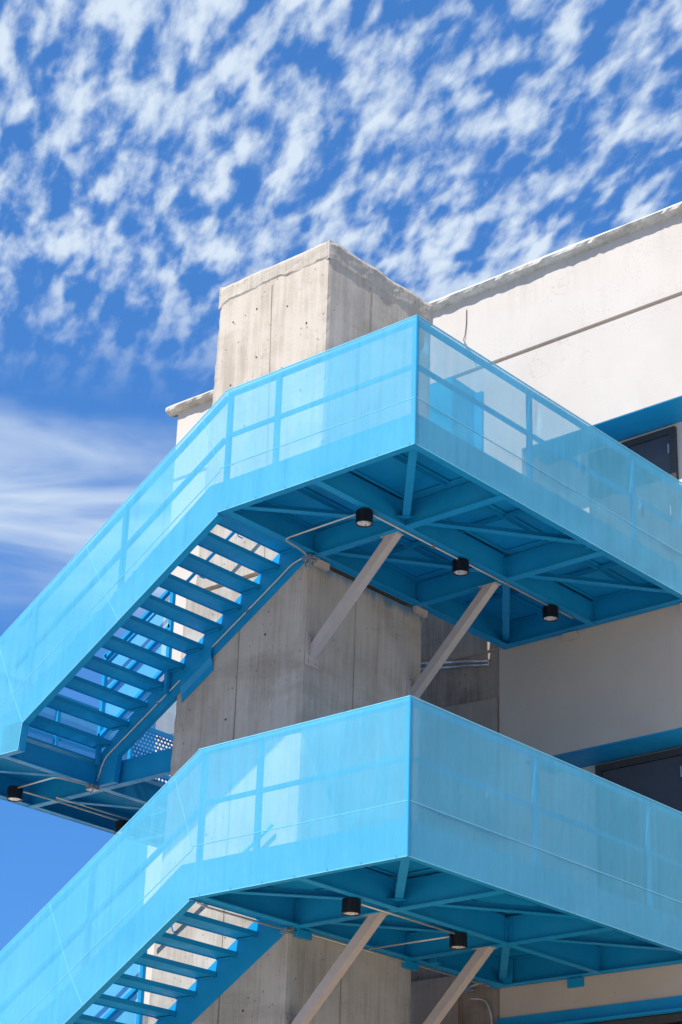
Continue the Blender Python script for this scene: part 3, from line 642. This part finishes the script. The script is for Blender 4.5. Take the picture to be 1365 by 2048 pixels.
# ------------------------------------------------------------------ mid landings
def landing(z0, label):
    A = thing('landing', label, 'landing', (-6.0, 0, z0), 'mid landings left of the tower')
    x0, x1 = -1.32, 0.0; y1 = W - .03
    def ch(mb, name='edge_channel', m=M_BLUE): return mb.build(name, m, A)
    ch(MB().box(x0, .34, .0, .012, .003, .34).box(x0, .0, .012, .085, .003, .015))
    ch(MB().box(x1 - .006, x1 + .006, .0125, y1, .010, .26).box(x1 - .05, x1 + .05, .0125, y1, -.002, .010))
    ch(MB().box(x0, x0 + .012, .012, y1, .003, .34).box(x0 + .012, x0 + .085, .085, y1, .006, .018))
    ch(MB().box(x0 + .012, x1 - .006, y1, y1 + .012, .003, .34))
    for yg, xr in ((1.60, 1.30), (3.4, -.05)):
        g = ch(MB().box(x0 + .012, xr, yg - .05, yg + .05, -.006, .006).box(x0 + .012, xr, yg - .005, yg + .005, .006, .30), 'girder')
    ch(MB().box(.01, 1.25, 3.40 - .05, 3.50, .0, .012).box(.01, 1.25, 3.44, 3.45, .012, .30), 'girder')
    for ya, yb in ((.02, 1.57), (1.63, 3.37), (3.43, y1 - .02)):
        MB().box(x0 + .02, x1 + .02, ya, yb, .30, .325).build('deck_plate', M_BLUE, A)
        xm = (x0 + x1) / 2; MB().box(xm - .03, xm + .03, ya, yb, .292, .2995).box(xm - .03, xm - .02, ya, yb, .24, .292).build('stiffener', M_BLUE, A)
        MB().bar((x0 + .05, ya + .05, .12), (x1 - .05, yb - .05, .12), .08, .008).build('brace', M_BLUE, A)
    # guards
    e = .014; hh = 1.47
    sc = MB().sheet((x0, -e, 0), (x1 - .22, -e, 0), (x1 - .22, -e, hh), (x0, -e, hh), 12, 10, .006, (0, 1, 0), 5).build('screen_panel', M_SCREEN, A, True)
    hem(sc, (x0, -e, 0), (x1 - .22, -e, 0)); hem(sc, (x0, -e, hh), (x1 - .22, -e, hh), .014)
    MB().box(x0, x1 - .2, .02, .07, hh - .052, hh - .004).build('top_rail', M_BLUE, A)
    ys = [0, 1.93, 3.2, 4.1, y1]
    for k, (ya, yb) in enumerate(zip(ys, ys[1:])):
        MB().sheet((x0 - e, ya + .012, .0), (x0 - e, yb - .012, .0), (x0 - e, yb - .012, hh + .06), (x0 - e, ya + .012, hh + .06), 8, 8, .004, (1, 0, 0), 9 + k).build('screen_panel', M_SCREEN if k < 2 else M_PERF, A, True)
        if k > 1: MB().sheet((x0 - e, ya + .012, hh + .062), (x0 - e, yb - .012, hh + .062), (x0 - e, yb - .012, 2.14), (x0 - e, ya + .012, 2.14), 8, 5, .004, (1, 0, 0), 9 + k).build('screen_panel', M_SCREEN, A, True)
        MB().box(x0 + .02, x0 + .07, yb - .07, yb - .02, .34, hh).build('post', M_BLUE, A)
    MB().box(x0 + .02, x0 + .07, .08, y1, hh + .002, hh + .06).build('top_rail', M_BLUE, A)
    MB().box(x0 + .022, x0 + .062, .08, y1, .93, .97).build('mid_rail', M_BLUE, A)
    MB().box(x0 + .014, x0 + .022, .08, y1, .342, .48).build('toe_plate', M_BLUE, A)
    MB().box(x0 + .02, x0 + .07, 3.2, y1, 2.09, 2.15).build('top_rail', M_BLUE, A)
    if z0 > 0:
        MB().sheet((x0 + .1, y1 + e + .01, .3), (x1 + 1.2, y1 + e + .01, .3), (x1 + 1.2, y1 + e + .01, hh), (x0 + .1, y1 + e + .01, hh), 8, 6, .003, (0, 1, 0), 2).build('screen_panel', M_PERF, A, True)
    return A
landing(H - 2.115, 'upper mid landing of blue steel hanging left of the tower')
landing(-2.115 - .03, 'lower mid landing of blue steel, below the frame at bottom left')

# ------------------------------------------------------------------ struts
def strut(z0, w, y, label):
    St = thing('support_strut', label, 'strut', (-w, y, z0), 'diagonal struts under the platforms')
    yc = .0; a = Vector((.015, yc, -1.10)); b = Vector((1.13, yc, -.012)); d = (b - a).normalized()
    up = Vector((0, 1, 0)); hw = .052
    s2 = Vector((-d.z, 0, d.x)); 
    # square tube cut flush with the plate and the girder
    def cut(p0, kind):
        pts = []
        for i, j in ((-1, -1), (1, -1), (1, 1), (-1, 1)):
            q = p0 + i * hw * s2 + j * hw * up
            t = ((.008 - q.x) / d.x) if kind == 'x' else ((-.006 - q.z) / d.z); pts.append(q + d * t)
        return pts
    MB().hexa(cut(a, 'x') + cut(b, 'z')).build('tube', M_STRUT, St)
    MB().box(-.006, .008, -.01 - .105, -.01 + .105, -1.29, -.90).build('base_plate', M_STRUT, St)
    MB().box(b.x - .14, b.x + .11, -.056, .056, -.006, -.001).build('cap_plate', M_STRUT, St)
    for p in ((-.07, -1.25), (.05, -1.25), (-.07, -.94), (.05, -.94)): MB().tube([(.008, p[0], p[1]), (.02, p[0], p[1])], .012, 6).build('bolt', M_GALV, St)
    return St
strut(H, W1 + .008, 1.60, 'warm grey strut from the tower plate to the upper platform, nearer the flight')
strut(H, W1 + .008, G2, 'warm grey strut under the upper platform, right one beside the dark rear wall')
strut(0, W2 + .01, 1.56, 'warm grey strut under the lower platform, left one cut by the bottom edge')
strut(0, W2 + .01, G2, 'warm grey strut under the lower platform, right one in front of the dark wall')

# ------------------------------------------------------------------ lamps
def lamp(x, y, z, label, drop=.0):
    A = thing('ceiling_lamp', label, 'lamp', (x, y, z), 'black drum downlights')
    MB().lathe([(.0, .15), (.088, .15), (.095, .142), (.095, .004), (.091, 0), (.084, 0), (.082, .020), (0, .020)][::-1], n=36).build('housing', M_BLACK, A)
    MB().lathe([(0, .012), (.081, .012), (.060, .006), (.0, .004)][::-1], n=28).build('lens', M_LENS, A)
    MB().lathe([(0, .148), (.030, .148), (.030, .152 + drop), (.0, .152 + drop)], n=12).build('stem', M_GALV, A)
    MB().box(-.05, .05, -.03, .03, .151 + drop, .168 + drop).build('mounting_plate', M_GALV, A)
    return A
lamp(-1.42, .90, H - .165, 'black drum lamp under the upper platform, nearest the corner and the conduit bend')
lamp(-1.42, 2.575, H - .165, 'middle black drum lamp under the upper platform, between the two grey struts')
lamp(-1.42, 4.30, H - .165, 'black drum lamp under the upper platform, closest to the building wall')
lamp(-1.47, .93, -.150, 'black drum lamp under the lower platform, left of the strut top')
lamp(-1.49, 2.67, -.150, 'black drum lamp under the lower platform, nearer the building')
lamp(-6.80, .93, 1.93, 'black drum lamp under the mid landing, cut by the left edge of the photo')
lamp(-6.73, 2.62, 1.90, 'black drum lamp under the mid landing, partly hidden by the lower mesh')

# ------------------------------------------------------------------ conduits and boxes
def conduit(pts, label, r=.010, rad=.10, clips=(), dark=False):
    o = MB().tube(fillet(pts, rad), r, 10).build('conduit', M_GALV if dark else M_COND, None, True)
    tag(o, label, 'conduit', 'galvanised electrical conduits')
    for c in clips: MB().box(c[0] - .016, c[0] + .016, c[1] - .016, c[1] + .016, c[2] - .016, c[2] + .016).build('coupling', M_GALV, o)
    return o
zc = H - .022
conduit([(-2.70, 1.43, zc), (-2.64, 1.25, zc), (-2.60, .91, zc), (-1.5, .89, zc)], 'conduit bending under the upper platform from the junction box to the first lamp')
conduit([(-1.40, .97, zc), (-1.40, 4.72, zc)], 'long straight conduit linking the three lamps under the upper platform', clips=((-1.40, 2.05, zc), (-1.40, 3.4, zc)))
ys_ = 1.452
conduit([(-2.75, ys_ - .03, H - .02), (-2.95, ys_ - .02, H - .055), (-3.12, ys_, H - .145), (-5.86, ys_, 2.40), (-5.95, ys_, 2.14)], 'conduit running down the inner stringer of the upper flight', clips=((-3.62, ys_, 3.745), (-5.0, ys_, 2.92)))
conduit([(-5.95, 1.33, 2.06), (-6.03, .87, 2.06), (-6.75, .90, 2.055)], 'short curved conduit under the mid landing, toward the edge lamp')
conduit([(-6.80, 1.0, 2.06), (-6.76, 1.5, 2.06), (-6.73, 2.55, 2.05), (-6.73, 3.4, 2.05)], 'conduit between the two lamps under the mid landing')
conduit([(-6.66, 1.45, 2.065), (-6.63, 2.5, 2.065), (-6.63, 3.4, 2.065)], 'second thin conduit beside the first one under the mid landing', .008)
conduit([(-1.47, .98, -.02), (-1.47, 2.62, -.02)], 'conduit joining the two lamps under the lower platform')
conduit([(-1.53, 2.66, -.02), (-2.68, 2.64, -.02)], 'short conduit from the second lower lamp to the tower')
conduit([(-2.80, .12, -.02), (-2.85, .30, -.02), (-2.85, 1.40, -.02)], 'conduit under the lower platform along the top of the lower flight', .011)
conduit([(-2.76, 1.55, -.022), (-2.76, 4.9, -.022)], 'conduit following the lower platform edge past the tower top plate', .008)
conduit([(-4.2, W - .04, 4.33), (-2.95, W - .04, 4.10)], 'grey conduit on the dark rear wall under the upper platform', .018, dark=True)
conduit([(-4.2, W - .04, 4.25), (-2.95, W - .04, 4.05)], 'second grey conduit just below on the dark rear wall', .014, dark=True)
conduit([(-3.35, W - .06, .02), (-3.05, W - .06, .10), (-2.88, W - .05, .08)], 'short conduit arm at the fittings on the rear wall, bottom right', .014)
conduit([(-3.2, W - .06, -.08), (-2.98, W - .06, -.10), (-2.90, W - .05, -.30), (-2.90, W - .05, -.60)], 'white flexible conduit curving down beside the storefront jamb', .012, .14)
def jbox(x, y, z, label, s_=.055):
    J = thing('junction_box', label, 'junction box', (x, y, z), 'galvanised junction boxes')
    MB().box(-s_, s_, -s_, s_, -.025, .025).build('body', M_GALV, J)
    MB().box(-s_ - .004, s_ + .004, -s_ - .004, s_ + .004, -.029, -.0255).build('cover', M_GALV, J)
    for a in (-.03, .03): MB().lathe([(0, -.035), (.006, -.035), (.008, -.0295), (0, -.0295)], (a, a, 0), 8).build('screw', M_COND, J)
    for sx in (-1, 1): MB().tube([(sx * s_, 0, 0), (sx * (s_ + .03), 0, 0)], .016, 8).build('connector', M_GALV, J)
    return J
j = jbox(-2.70, 1.46, H - .036, 'open galvanised junction box with loose wires at the top of the tower face', .06)
for k in range(3): MB().tube(fillet([(.02 * k, -.03, -.03), (.02 * k - .03, -.05, -.10 - .02 * k), (.03, -.04, -.14), (.03 + .01 * k, -.02, -.04)], .05), .004, 6).build('wire', (M_DARK, M_BLUE, M_COND)[k], j)
j = jbox(-5.95, 1.39, 2.045, 'open junction box with wires under the near edge of the mid landing')
for k in range(2): MB().tube(fillet([(.02 * k, 0, -.03), (.02 * k - .02, -.02, -.08), (.03, 0, -.03)], .04), .004, 6).build('wire', (M_DARK, M_COND)[k], j)
jbox(-2.83, 1.47, -.034, 'small galvanised junction box where the lower flight meets the tower', .045)
jbox(-3.22, W - .06, .02, 'junction box with tangled fittings on the rear wall at bottom right', .05)
